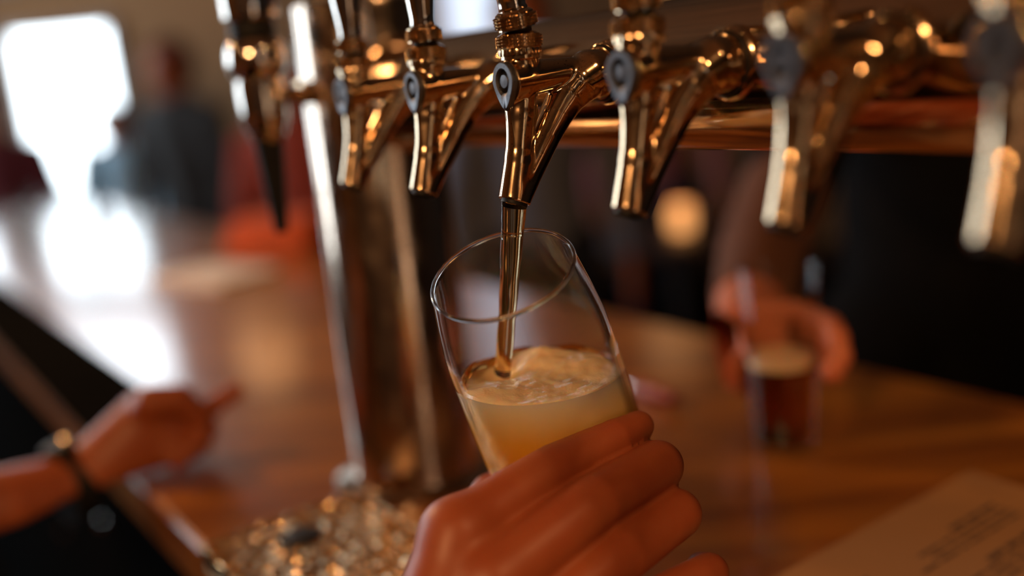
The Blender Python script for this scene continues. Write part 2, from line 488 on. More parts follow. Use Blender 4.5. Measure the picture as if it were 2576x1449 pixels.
def tap_parts(root, lean=0.0, lever_h=.085):
    mesh_obj('tap_body', TV, TF, M['brass'], root)
    MB().lathe([(.0145, -.0075), (.0152, -.007), (.0152, .0005), (.0138, .0018), (.0122, .002), (.0122, .0035), (.0108, .004)], (0, 0, -.001), (1, 0, 0), 64).build('shank_flange', M['brass'], root)
    MB().lathe([(.0127, .0005), (.0131, .0012), (.0131, .0024), (.0127, .003)], (0, 0, -.001), (1, 0, 0), 64).build('gasket', M['black'], root)
    # face plate: teardrop ring
    outl = []; K = 72
    for k in range(K):
        t = 2 * pi * k / K; y = .0079 * cos(t); z = .0084 * sin(t)
        if sin(t) < 0: z = -.0128 * (abs(sin(t)) ** 1.5) ; y = .0079 * cos(t) * (1 - .30 * abs(sin(t)) ** 2)
        outl.append((y, z))
    inn = [(.0043 * cos(2 * pi * k / K), .0051 * sin(2 * pi * k / K)) for k in range(K)]
    vs = []; fs = []
    def ring(o, i_, s, x): vs.extend([(x, (o[k][0] * s + i_[k][0] * (1 - s)), (o[k][1] * s + i_[k][1] * (1 - s))) for k in range(K)])
    ring(outl, inn, 1, .0); ring(outl, inn, 1, .0020); ring(outl, inn, .86, .0028); ring(outl, inn, .2, .0028); ring(outl, inn, 0, .0018); ring(outl, inn, 0, 0)
    for i in range(6):
        j = (i + 1) % 6
        for k in range(K): k2 = (k + 1) % K; fs.append((i * K + k, i * K + k2, j * K + k2, j * K + k))
    pm = MB(); pm.add([(v[0] + .0562, v[1], v[2]) for v in vs], fs); pm.build('face_plate', M['plate'], root)
    plo = [c_ for c_ in root.children if c_.name.startswith('face_plate')][0]
    b = MB().lathe([(0, 0), (.0034, 0), (.0034, .0012), (.0028, .0020), (0, .0022)], (.0562, 0, 0), (1, 0, 0), 32).build('plate_bolt', M['plate'], plo)
    MB().lathe([(0, 0), (.0050, 0), (.0050, .0004), (0, .0004)], (.0562, 0, 0), (1, 0, 0), 32).build('plate_recess', M['black'], plo)
    MB().lathe([(0, 0), (.0010, 0.0), (0, .0008)], (.0562, 0, -.0162), (1, 0, -.15), 16).build('vent_hole', M['black'], root)
    MB().lathe([(.0058, -.006), (.0061, 0.0003), (.0060, .0016), (.0050, .0018), (.0050, -.006)], (.0587 - .0003, 0, -.0527), (.401, 0, -.916), 40).build('nozzle_ring', M['black'], root)
    c0 = np.array([.048, 0, .0])
    seg = 240
    MB().lathe([(.0076, .0082), (.0088, .0090), (.0088, .0104), (.0076, .0110)], c0, (0, 0, 1), 64).build('bonnet_base', M['brass'], root)
    pr, g = knurled([(.0078, .0104), (.0096, .0106), (.0098, .0112), (.0098, .0132), (.0094, .0136)], [(.0094, .0192), (.0072, .0204), (.0060, .0206)], .0099, .0137, .0190, 21, seg, .0013)
    MB().lathe(pr, c0, (0, 0, 1), seg, g).build('bonnet_collar', M['brass'], root)
    ax = np.array([sin(lean), 0, cos(lean)]); cp = c0 + np.array([0, 0, .0195])
    MB().lathe([(.0062, -.002), (.0062, .003)], cp, ax, 40).build('lever_seal', M['black'], root)
    pr, g = knurled([(.0062, .0022), (.0084, .0024)], [(.0084, .0092), (.0070, .0102), (.0064, .0104)], .0090, .0030, .0086, 21, seg, .0013)
    MB().lathe(pr, cp, ax, seg, g).build('lever_collar', M['brass'], root)
    MB().lathe([(.0058, .0095), (.0064, .0108), (.0061, .0125), (.0062, .0150), (.0070, .022), (.0084, .032), (.0094, .046), (.0096, .056), (.0090, .062), (.0090, .064), (.0130, .066), (.0145, .074), (.0145, lever_h), (.0125, lever_h + .012), (.006, lever_h + .018), (0, lever_h + .0185)], cp, ax, 64).build('lever', M['chrome'], root)


T3 = np.array([0.05318295, 0.47583406, 1.39309816]); e3 = float(T3 @ E_); n3 = float(T3 @ N_)
tap_labels = {
    0: 'warm metal beer tap pouring beer into the tilted glass',
    .080: 'beer tap next to the pouring tap on the side of the steel column',
    .161: 'beer tap in front of the steel column, nearest to the black stout nozzle',
    -.0765: 'blurred beer tap just right of the pouring tap',
    -.152: 'large blurred beer tap, second to the right of the pouring tap',
    -.222: 'beer tap cut off by the right edge of the photo'}
proto = None
for de, lb in tap_labels.items():
    loc = T3 + E_ * de
    root = empty('beer_tap', loc, (0, 0, atan2(N_[1], N_[0])))
    label(root, lb, 'beer tap', 'beer taps in a row on the rail')
    if de == 0:
        tap_parts(root, lean=radians(8))
    elif proto is None:
        tap_parts(root, lean=0.0); proto = root
    else:
        for ch in list(proto.children):
            c = ch.copy(); COL.objects.link(c); c.parent = root
            for g2 in ch.children:
                d2 = g2.copy(); COL.objects.link(d2); d2.parent = c

# stout tap on the column
ST = EN(CE, RN, 0) + N_ * .084
zb = 1.3945
st = label(empty('stout_tap', (ST[0], ST[1], zb)), 'chrome stout tap with a long black tapered nozzle left of the column', 'beer tap')
L = -N_ * (.084 - CR)
MB().tube([L, (0, 0, 0)], .0055, 24).build('side_shank', M['brass'], st)
MB().lathe([(.0, .0), (.009, 0), (.009, .006), (.0055, .007)], L - L / np.linalg.norm(L) * 0.001, N_, 32).build('shank_flange', M['brass'], st)
MB().lathe([(.0135, -.022), (.0150, -.020), (.0162, -.012), (.0165, .006), (.0160, .0115), (.0150, .012)], (0, 0, 0), (0, 0, 1), 64).build('tap_body', M['chrome'], st)
MB().lathe([(.0150, .012), (.0190, .016), (.0205, .024), (.0200, .032), (.0170, .0375), (.0130, .039)], (0, 0, 0), (0, 0, 1), 64).build('tap_bulb', M['chrome'], st)
MB().lathe([(.0125, .039), (.0158, .040), (.0158, .050), (.0125, .051)], (0, 0, 0), (0, 0, 1), 64).build('black_band', M['black'], st)
MB().lathe([(.0160, .051), (.0180, .053), (.0186, .064), (.0170, .085), (.0150, .11), (.0160, .13), (.010, .14), (0, .141)], (0, 0, 0), (0, 0, 1), 64).build('lever', M['chrome'], st)
MB().lathe([(.0135, -.022), (.0128, -.026), (.0105, -.030)], (0, 0, 0), (0, 0, 1), 64).build('nozzle_nut', M['chrome'], st)
MB().lathe([(.0108, -.028), (.0100, -.032), (.0082, -.056), (.0062, -.080), (.0048, -.094), (.0030, -.0945), (0, -.0945)], (0, 0, 0), (0, 0, 1), 48).build('nozzle', M['black'], st)

# ------------------------------------------------------------------ glass being filled
M['crystal'] = clear_glass('beer_glass_crystal')
nt = M['crystal'].node_tree; mo_ = nt.nodes['Material Output']; thin = mo_.inputs[0].links[0].from_node
gg = N(nt, 'ShaderNodeBsdfGlass', i_Roughness=0.0, i_IOR=1.48); mx = N(nt, 'ShaderNodeMixShader'); lw = N(nt, 'ShaderNodeLayerWeight', i_Blend=0.5)
rf = ramp(nt, lw.outputs['Facing'], [(0.62, (0, 0, 0)), (0.84, (.95, .95, .95))]); nt.links.new(rf.outputs[0], mx.inputs[0])
nt.links.new(thin.outputs[0], mx.inputs[1]); nt.links.new(gg.outputs[0], mx.inputs[2]); nt.links.new(mx.outputs[0], mo_.inputs[0])
GW = np.array([-0.205, -0.372, 0.905]); GW /= np.linalg.norm(GW)
GC = P(1264.5, 688.8, .4375)
def prof_r(s):   # outer radius at distance s below the rim
    xs = [0, .008, .018, .035, .055, .075, .10, .12, .14, .155, .163]
    ys = [.0331, .0343, .0362, .0386, .0394, .0400, .0404, .0396, .0368, .0338, .0320]
    return float(np.interp(s, xs, ys))
LEN = .165
ss = np.linspace(0, LEN - .004, 56)
kern = np.array([1, 2, 3, 2, 1]) / 9.0
def sm(v):
    q = np.pad(v, 2, mode='reflect', reflect_type='odd'); return np.convolve(q, kern, 'valid')
ro = sm(sm(np.array([prof_r(s) for s in ss])))
TH = .0013
outer = [(ro[i], -ss[i]) for i in range(len(ss))]
lip = [(ro[0] - TH, -.0007), (ro[0] - TH * .85, .0001), (ro[0] - TH * .5, .0005), (ro[0] - TH * .12, .0001)]
inner = [(ro[i] - TH, -ss[i]) for i in range(len(ss) - 5, 0, -1)]
prof = [(0, -LEN + .012), (ro[-6] - .006, -LEN + .012)] + inner + lip + outer + [(ro[-1] - .002, -LEN), (0, -LEN)]
beer_glass = label(empty('beer_glass', GC), 'tilted clear beer glass being filled under the running tap', 'glass')
g_ = MB().lathe(prof, (0, 0, 0), GW, 128).build('glass_wall', M['crystal'], beer_glass)
# the thick fire-polished lip is solid glass
M['solidglass'], nt, b = newmat('solid_glass')
b.inputs['Transmission Weight'].default_value = 1; b.inputs['Roughness'].default_value = 0.0; b.inputs['IOR'].default_value = 1.48
tp = [(ro[0] - TH / 2 + .00095 * cos(t), .0002 + .0011 * sin(t)) for t in np.linspace(0, 2 * pi, 17)[:-1]]
rim = MB(); u_ = None
def torus(mb, tp, axis, seg):
    ax = axis; h = np.array([1.0, 0, 0]); u = np.cross(ax, h); u /= np.linalg.norm(u); v = np.cross(ax, u)
    vs = []; fs = []; m = len(tp)
    for k in range(seg):
        t = 2 * pi * k / seg
        for r, z in tp: vs.append(ax * z + r * (cos(t) * u + sin(t) * v))
    for k in range(seg):
        for i in range(m):
            a = k * m + i; b2 = k * m + (i + 1) % m; c2 = ((k + 1) % seg) * m + (i + 1) % m; d2 = ((k + 1) % seg) * m + i
            fs.append((a, b2, c2, d2))
    mb.add(vs, fs)
torus(rim, tp, GW, 160)
rim.build('glass_rim', M['solidglass'], beer_glass)

# ---- beer: liquid body cut by a horizontal plane, foam mound on top
LZ = 1.2555
h_ = np.array([1.0, 0, 0]); gu = np.cross(GW, h_); gu /= np.linalg.norm(gu); gv = np.cross(GW, gu)
def wall_pt(t, s, inset):
    return GC - GW * s + (prof_r2(s) - inset) * (cos(t) * gu + sin(t) * gv)
def prof_r2(s): return float(np.interp(s, ss, ro))
SEG = 128; INS = TH + .00025
def level_s(t, z):
    lo, hi = .0, .15
    for _ in range(40):
        m = (lo + hi) / 2
        if wall_pt(t, m, INS)[2] > z: lo = m
        else: hi = m
    return lo
TT = [2 * pi * k / SEG for k in range(SEG)]
lv = [level_s(t, LZ) for t in TT]
vs = []; fs = []; rows = 30; sb = LEN - .0125
for i in range(rows + 1):
    for k, t in enumerate(TT):
        s = lv[k] + (sb - lv[k]) * i / rows; vs.append(wall_pt(t, s, INS) - GC)
for i in range(rows):
    for k in range(SEG):
        a = i * SEG + k; b2 = i * SEG + (k + 1) % SEG; fs.append((a, b2, b2 + SEG, a + SEG))
fs.append(tuple(rows * SEG + k for k in range(SEG)))
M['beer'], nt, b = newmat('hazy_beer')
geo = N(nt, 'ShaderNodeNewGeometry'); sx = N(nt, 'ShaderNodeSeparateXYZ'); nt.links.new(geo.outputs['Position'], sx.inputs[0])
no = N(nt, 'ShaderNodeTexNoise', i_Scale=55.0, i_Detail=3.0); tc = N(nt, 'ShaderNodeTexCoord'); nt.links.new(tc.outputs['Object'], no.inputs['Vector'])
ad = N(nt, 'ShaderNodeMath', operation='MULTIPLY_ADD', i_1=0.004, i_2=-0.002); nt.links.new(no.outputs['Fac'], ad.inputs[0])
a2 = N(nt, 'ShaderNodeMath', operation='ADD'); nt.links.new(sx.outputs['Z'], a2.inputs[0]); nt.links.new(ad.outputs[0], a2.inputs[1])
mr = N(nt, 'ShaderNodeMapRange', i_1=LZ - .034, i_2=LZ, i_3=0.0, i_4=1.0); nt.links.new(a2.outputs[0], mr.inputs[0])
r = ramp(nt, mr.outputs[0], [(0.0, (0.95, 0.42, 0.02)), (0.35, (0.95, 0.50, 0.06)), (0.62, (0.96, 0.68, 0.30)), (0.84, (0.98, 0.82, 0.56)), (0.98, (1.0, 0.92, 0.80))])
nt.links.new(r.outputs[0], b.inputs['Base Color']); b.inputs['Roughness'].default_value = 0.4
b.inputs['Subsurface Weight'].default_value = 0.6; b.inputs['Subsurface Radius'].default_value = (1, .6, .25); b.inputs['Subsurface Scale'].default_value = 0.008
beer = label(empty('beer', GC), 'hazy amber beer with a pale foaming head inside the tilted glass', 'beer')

# streams: where the jet lands
TIPW = T3 + N_ * .0587 + np.array([0, 0, -.0527])
LAND = PZ(1264, 925, LZ + .001)
def foam_h(p):
    q = Vector((p[0] - LAND[0], p[1] - LAND[1])); r_ = q.length
    cx = GC - GW * .0545
    x = (p[0] - cx[0]) / .04; y = (p[1] - cx[1]) / .042
    m1 = .0085 * math.exp(-(((x - .02) / .36) ** 2 + ((y - .55) / .42) ** 2))
    m2 = .0045 * math.exp(-(((x - .66) / .30) ** 2 + ((y - .30) / .42) ** 2))
    m3 = .0030 * math.exp(-(((x + .45) / .40) ** 2 + ((y + .35) / .45) ** 2))
    dip = -.0060 * math.exp(-(r_ / .0105) ** 2) - .0030 * math.exp(-(r_ / .018) ** 2)
    e = max(0, 1 - (x * x + y * y))
    nz = .0011 * mnoise.noise(Vector((x * 3.1, y * 3.1, 1.7))) + .0005 * mnoise.noise(Vector((x * 9, y * 9, 4.2)))
    return (m1 + m2 + m3 + dip) * min(1, e * 3.0 + .25) + nz * min(1, e * 6)
RW = 60
cen = GC - GW * .0545; cen = np.array([cen[0], cen[1], LZ])
tv = []; tf = []
for i in range(RW):
    fr_ = 1 - i / RW
    for k, t in enumerate(TT):
        p = wall_pt(t, lv[k], INS); q = cen + (p - cen) * fr_
        q[2] = LZ + (foam_h(q) if i > 0 else 0); tv.append(q - GC)
tv.append(cen + np.array([0, 0, foam_h(cen)]) - GC)
for i in range(RW - 1):
    for k in range(SEG):
        a = i * SEG + k; b2 = i * SEG + (k + 1) % SEG; tf.append((a, a + SEG, b2 + SEG, b2))
for k in range(SEG): tf.append(((RW - 1) * SEG + k, len(tv) - 1, (RW - 1) * SEG + (k + 1) % SEG))
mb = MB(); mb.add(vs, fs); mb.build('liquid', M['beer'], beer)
M['foam'], nt, b = newmat('beer_foam')
no = N(nt, 'ShaderNodeTexNoise', i_Scale=160.0, i_Detail=3.0); vo = N(nt, 'ShaderNodeTexVoronoi', i_Scale=900.0)
tc = N(nt, 'ShaderNodeTexCoord')
for q in (no, vo): nt.links.new(tc.outputs['Object'], q.inputs['Vector'])
r = ramp(nt, no.outputs['Fac'], [(0.3, (0.93, 0.66, 0.40)), (0.7, (0.97, 0.76, 0.52))]); nt.links.new(r.outputs[0], b.inputs['Base Color'])
b.inputs['Roughness'].default_value = 0.20; b.inputs['Coat Weight'].default_value = 0.15; b.inputs['Subsurface Weight'].default_value = 0.5; b.inputs['Subsurface Scale'].default_value = 0.005
bp = N(nt, 'ShaderNodeBump', i_Strength=0.30, i_Distance=0.0004); nt.links.new(vo.outputs[0], bp.inputs['Height'])
bp2 = N(nt, 'ShaderNodeBump', i_Strength=0.2, i_Distance=0.0005); nt.links.new(no.outputs['Fac'], bp2.inputs['Height']); nt.links.new(bp.outputs[0], bp2.inputs['Normal'])
nt.links.new(bp2.outputs[0], b.inputs['Normal'])
mb = MB(); mb.add(tv, tf); mb.build('foam', M['foam'], beer)
M['film'], nt, b = newmat('clear_amber_liquid')
b.inputs['Base Color'].default_value = (0.95, 0.50, 0.14, 1); b.inputs['Transmission Weight'].default_value = 1
b.inputs['Roughness'].default_value = 0.02; b.inputs['IOR'].default_value = 1.33
mp_ = []; mr_ = []
back = [k for k in range(SEG) if (wall_pt(TT[k], lv[k], INS) - cen)[1] > -.012 or True]
k0 = max(range(SEG), key=lambda k: float((wall_pt(TT[k], lv[k], INS) - cen) @ np.array([-.15, 1, 0])))
for j in range(-38, 39):
    k = (k0 + j) % SEG; f_ = 1 - (abs(j) / 38.0) ** 3
    p = wall_pt(TT[k], lv[k], INS + .0024); mp_.append(p + np.array([0, 0, .0016 * f_ + .0008 * sin(j * .4) * f_]) - GC); mr_.append(.0004 + .0021 * f_)
MB().tube(mp_, mr_, 16).build('clear_liquid_edge', M['film'], beer)

# ---- the running beer
M['jet'], nt, b = newmat('clear_golden_beer')
b.inputs['Base Color'].default_value = (0.96, 0.80, 0.50, 1); b.inputs['Transmission Weight'].default_value = 1
b.inputs['Roughness'].default_value = 0.0; b.inputs['IOR'].default_value = 1.33
v0 = np.array([.40, 0, -.916])
st_ = []; rs_ = []
H = TIPW[2] - (LAND[2] - .003)
land_off = LAND - TIPW; hx = float(land_off @ N_); hy = float(land_off @ E_)
for i in range(60):
    f_ = i / 59
    x = hx * (1 - (1 - f_) ** 1.6) ; z = -H * f_
    st_.append(TIPW + N_ * x + E_ * hy * f_ + np.array([0, 0, z + .0012 * (1 - f_)]))
    rs_.append(.0064 - .0021 * min(1, f_ * 1.6) ** .8 + .00012 * sin(f_ * 26) * (f_ > .1))
jm = MB(); seg = 32; jv = []; jf = []
for i, p in enumerate(st_):
    tdir = st_[min(i + 1, 59)] - st_[max(i - 1, 0)]; tdir /= np.linalg.norm(tdir)
    u = E_ - tdir * (E_ @ tdir); u /= np.linalg.norm(u); v = np.cross(tdir, u)
    for k in range(seg):
        t = 2 * pi * k / seg
        rr = rs_[i] * (1 + .045 * cos(3 * t + i * .035) + .03 * cos(7 * t - i * .02) * min(1, i / 20))
        jv.append(p + rr * (cos(t) * u + .9 * sin(t) * v) - TIPW)
for i in range(59):
    for k in range(seg):
        a = i * seg + k; b2 = i * seg + (k + 1) % seg; jf.append((a, b2, b2 + seg, a + seg))
jf += [tuple(range(seg))[::-1], tuple(59 * seg + k for k in range(seg))]
jm.add(jv, jf); o = jm.build('beer_stream', M['jet']); o.location = TIPW
label(o, 'clear golden stream of beer running from the tap into the tilted glass', 'beer')
# ------------------------------------------------------------------ hand holding the glass
def limb_sdf(parts, palm, kf=.0034, kp=.008):
    """parts: list of (pts, rs) finger chains; palm: list of chains merged softly"""
    def f(p):
        dp = None
        for pts, rs in palm:
            c = chain(p, pts, rs); dp = c if dp is None else smin(dp, c, kp)
        df = None
        for pts, rs in parts:
            c = chain(p, pts, rs); df = c if df is None else smin(df, c, kf)
        return smin(dp, df, kp * .9) if df is not None else dp
    return f


def px(*a): return [P(*q) for q in a]


fing = [
    (px((1150, 1345, .398), (1395, 1178, .428), (1545, 1102, .449), (1606, 1072, .466)), [.0140, .0106, .0085, .0073]),
    (px((1240, 1460, .388), (1500, 1262, .415), (1655, 1172, .447), (1640, 1160, .490)), [.0145, .0122, .0116, .0085]),
    (px((1330, 1575, .388), (1570, 1390, .412), (1703, 1292, .440), (1685, 1280, .480)), [.0140, .0116, .0110, .0085]),
    (px((1420, 1670, .390), (1640, 1520, .412), (1785, 1440, .436), (1765, 1430, .470)), [.0125, .0100, .0086, .0075]),
    (px((1130, 1620, .420), (1190, 1400, .470), (1235, 1245, .512), (1330, 1190, .535)), [.0160, .0125, .0110, .0090]),
]
palm = [
    (px((1150, 1350, .398), (1010, 1850, .372)), [.0145, .0210]),
    (px((1245, 1470, .392), (1100, 1850, .375)), [.0150, .0230]),
    (px((1335, 1580, .392), (1200, 1880, .378)), [.0150, .0230]),
    (px((1420, 1670, .394), (1290, 1900, .380)), [.0135, .0210]),
    (px((1130, 1620, .420), (1060, 1900, .390)), [.0170, .0220]),
    ([P(1140, 1880, .378), np.array([.06, .12, 1.13])], [.0290, .030]),
    ([np.array([.06, .12, 1.13]), np.array([.14, -.08, 1.02])], [.030, .040]),
]
allp = np.array([q for c in fing + palm for q in c[0]])
org = P(1245, 1470, .392)
hand = label(empty('person', org), "bare hand of a person in the foreground, fingers wrapped around the tilted beer glass", 'person')
f0 = limb_sdf(fing, palm)
def gclear(p):   # keep the skin outside the glass
    q = p - GC; s = -(q @ GW); r_ = np.linalg.norm(q + s[:, None] * GW, axis=1)
    R = np.interp(s, ss, ro) + .0002
    return np.where((s > 0) & (s < LEN), r_ - R, 1.0)
fh = lambda p: np.maximum(f0(p + org), -gclear(p + org))
lo = np.min([q for q in allp], 0) - org - .045; hi = np.max([q for q in allp], 0) - org + .02
hi[2] = P(1606, 1070, .466)[2] - org[2] + .012
sdf_obj('hand_and_arm', fh, lo, hi, .0017, M['skin'], hand)

# ------------------------------------------------------------------ pointing hand with a watch, left
fing = [
    (px((430, 1045, .86), (520, 1030, .87), (592, 985, .885)), [.0125, .0100, .0085]),
    (px((380, 1010, .83), (450, 1000, .835), (505, 1045, .85)), [.0140, .0115, .0095]),
    (px((440, 1095, .865), (520, 1078, .875), (505, 1100, .85)), [.0130, .0110, .0095]),
    (px((430, 1135, .862), (500, 1118, .868), (480, 1135, .84)), [.0125, .0105, .0090]),
    (px((410, 1160, .855), (465, 1150, .86), (450, 1160, .835)), [.0110, .0095, .0085]),
]
palm = [
    (px((200, 1210, .83), (370, 1050, .85)), [.0240, .0240]),
    (px((200, 1220, .83), (410, 1105, .855)), [.0240, .0240]),
    (px((200, 1210, .83), (0, 1290, .775), (-480, 1420, .70)), [.0245, .0350, .0450]),
    (px((-480, 1420, .70), (-900, 1200, .52)), [.0450, .0550]),
]
org2 = P(200, 1215, .83)
pl_ = label(empty('person', org2), "blurred bare forearm and hand of a person at left, pointing, wearing a dark wristwatch", 'person')
f1 = limb_sdf(fing, palm, .003, .012)
allp = np.array([q for c in fing + palm for q in c[0]])
sdf_obj('hand_and_arm', lambda p: np.maximum(f1(p + org2), (BT + .0065) - (p[:, 2] + org2[2])), allp.min(0) - org2 - .06, allp.max(0) - org2 + .06, .004, M['skin2'], pl_)
wa = P(178, 1222, .826); wd = P(240, 1190, .838) - P(120, 1245, .81); wd /= np.linalg.norm(wd)
watch = label(empty('wristwatch', wa), 'dark strapped wristwatch on the wrist of the pointing hand', 'watch')
MB().lathe([(.0275, -.010), (.0320, -.010), (.0328, 0), (.0320, .010), (.0275, .010)], (0, 0, 0), wd, 48).build('strap', M['black'], watch)
up_w = np.array([0, 0, 1.0]) - wd * wd[2]; up_w /= np.linalg.norm(up_w)
MB().lathe([(0, 0), (.012, 0), (.0135, .002), (.0135, .005), (.011, .007), (0, .0072)], up_w * .031, up_w, 48).build('watch_case', M['black'], watch)
MB().lathe([(0, .007), (.004, .0072), (.003, .010), (0, .011)], up_w * .031 + wd * .006, up_w, 20).build('crown', M['brass'], watch)

# ------------------------------------------------------------------ people
def person(lab, pos, yaw, Hh=1.75, top='darkcloth', legs='denim', hair='hair', skin='skin2', arms=None, h=.016, group=None, longhair=False):
    k = Hh / 1.75
    root = label(empty('person', pos, (0, 0, yaw)), lab, 'person', group)
    J = lambda *a: np.array(a) * k
    A = arms or {}
    def arm(s):
        el, wr, tp = A.get(s, (J(s * .26, .02, 1.12), J(s * .27, .10, .87), J(s * .26, .14, .74)))
        return [np.array(J(s * .19, 0, 1.42)), np.array(el), np.array(wr), np.array(tp)]
    ar = {s: arm(s) for s in (-1, 1)}
    def torso(p, o=0):
        q = p * np.array([1, 1.45, 1])
        d = chain(q, [J(0, 0, 1.38), J(0, 0, 1.12), J(0, 0, .96)], [.150 * k + o, .135 * k + o, .150 * k + o])
        return smin(d, cone(q, J(-.15, 0, 1.41), J(.15, 0, 1.41), .065 * k + o, .065 * k + o), .05)
    def armd(p, s, o=0, cut=None):
        pts = ar[s]; rs = [.052 * k + o, .042 * k + o, .027 * k + o * .8, .020 * k]
        if cut == 'sleeve': return chain(p, [pts[0], pts[1], pts[1] + (pts[2] - pts[1]) * .92], rs[:3])
        return chain(p, pts, rs)
    def legd(p, s, o=0):
        return chain(p, [J(s * .09, 0, .93), J(s * .10, .01, .50), J(s * .10, -.01, .09)], [.088 * k + o, .058 * k + o, .042 * k + o])
    def headd(p, o=0):
        q = (p - J(0, .015, 1.635)) * np.array([1.22, 1.0, .86])
        d = np.linalg.norm(q, axis=1) - .098 * k - o
        d = smin(d, cone(p, J(0, .105, 1.64), J(0, .125, 1.605), .010 * k, .016 * k), .015)      # nose
        d = smin(d, cone(p, J(0, .07, 1.56), J(0, .085, 1.545), .03 * k, .025 * k), .02)         # chin
        d = np.minimum(d, cone(p, J(-.083, 0, 1.65), J(-.083, 0, 1.61), .016 * k, .012 * k))
        return np.minimum(d, cone(p, J(.083, 0, 1.65), J(.083, 0, 1.61), .016 * k, .012 * k))
    def body(p):
        d = smin(torso(p), cone(p, J(0, 0, 1.42), J(0, .01, 1.56), .062 * k, .055 * k), .04)
        d = smin(d, headd(p), .015)
        for s in (-1, 1):
            d = smin(d, armd(p, s), .02); d = smin(d, legd(p, s), .03)
            d = np.minimum(d, cone(p, J(s * .10, -.03, .05), J(s * .11, .16, .035), .045 * k, .035 * k))
        return d
    lo = np.array([-.36, -.22, -.01]) * k; hi = np.array([.36, .24, 1.80]) * k
    for s in (-1, 1):
        for q in ar[s]: lo = np.minimum(lo, np.array(q) - .08); hi = np.maximum(hi, np.array(q) + .08)
    V, F = nets(body, lo, hi, h, 1); mesh_obj('body', V, F, M[skin], root)
    def shirt(p):
        d = torso(p, .014)
        for s in (-1, 1): d = smin(d, armd(p, s, .014, 'sleeve'), .03)
        return np.maximum(d, J(0, 0, .90)[2] - p[:, 2])
    V, F = nets(shirt, lo, hi, h, 1); mesh_obj('shirt', V, F, M[top], root)
    def trou(p):
        d = np.maximum(torso(p, .010), p[:, 2] - .98 * k)
        for s in (-1, 1): d = smin(d, legd(p, s, .016), .03)
        return d
    V, F = nets(trou, np.array([-.28, -.2, 0]) * k, np.array([.28, .2, 1.05]) * k, h, 1); mesh_obj('trousers', V, F, M[legs], root)
    def hr(p):
        q = (p - J(0, -.008, 1.655)) * np.array([1.18, 1.0, .92])
        d = np.linalg.norm(q, axis=1) - .112 * k
        if longhair: d = smin(d, cone(p, J(0, -.05, 1.62), J(0, -.06, 1.42), .085 * k, .06 * k), .03)
        return np.maximum(d, -(np.linalg.norm((p - J(0, .12, 1.59)) * np.array([1, 1, .85]), axis=1) - .115 * k))
    V, F = nets(hr, np.array([-.2, -.25, 1.3]) * k, np.array([.2, .2, 1.85]) * k, h * .7, 1); mesh_obj('hair', V, F, M[hair], root)
    return root


def at(x, y, d, z=0.0):
    q = P(x, y, d); return (q[0], q[1], z)


person('seated-looking customer in a dark grey jacket and dark red knit cap, beside the bright window', at(450, 300, 4.1, 0.0), radians(150), 1.62, 'greycloth', 'darkcloth', 'redhair')
person('customer in a maroon top at the far left edge, below the window', at(-15, 380, 4.3, 0.0), radians(200), 1.50, 'maroon', 'darkcloth', 'hair')
q = np.array(at(752, 350, 3.15))
person('customer in a deep red top seen between the stout nozzle and the steel column', q, radians(170), 1.50, 'redcloth', 'darkcloth', 'hair')
person('customer in a slate blue top, seen under the tap rail behind the pouring tap', at(1345, 420, 2.9), radians(185), 1.62, 'bluecloth', 'denim', 'hair')
person('customer in a dusky pink top and dark jeans standing behind the candle table', at(1650, 430, 4.05), radians(170), 1.62, 'pinkcloth', 'denim', 'hair')
person('customer in a light blue shirt standing far off in front of the window', at(285, 330, 5.0), radians(180), 1.38, 'lightblue', 'denim', 'hair')

# the customer at right whose hand holds the dark beer
RG = PZ(1972, 1130, BT)
cust_pos = np.array([.66, 1.42, 0.0])
def loc_of(w_): return np.array(w_) - cust_pos
cust = label(empty('person', cust_pos), 'customer in black clothes at right, bare hand around the glass of dark beer', 'person')
fw_pts = px((2020, 330, 1.30), (1915, 640, .98), (1885, 770, .87))
hp = px((1885, 770, .87), (1880, 860, .79))
fing = [
    (px((1900, 800, .785), (2000, 790, .775), (2085, 820, .755), (2105, 850, .72)), [.0130, .0110, .0100, .0090]),
    (px((1900, 850, .78), (2010, 845, .772), (2095, 870, .750), (2112, 895, .715)), [.0130, .0110, .0100, .0092]),
    (px((1895, 900, .778), (2005, 900, .770), (2085, 920, .748), (2095, 935, .715)), [.0125, .0105, .0098, .0088]),
    (px((1880, 940, .775), (1980, 948, .768), (2055, 962, .750)), [.0110, .0095, .0080]),
    (px((1865, 800, .80), (1835, 850, .745), (1845, 890, .710)), [.0150, .0115, .0095]),
]
cf = limb_sdf(fing, [(hp, [.026, .029]), (px((1880, 860, .79), (1885, 920, .785)), [.027, .024]),
                     (fw_pts, [.044, .037, .027])], .003, .014)
sh = np.array([.47, 1.42, 1.42])
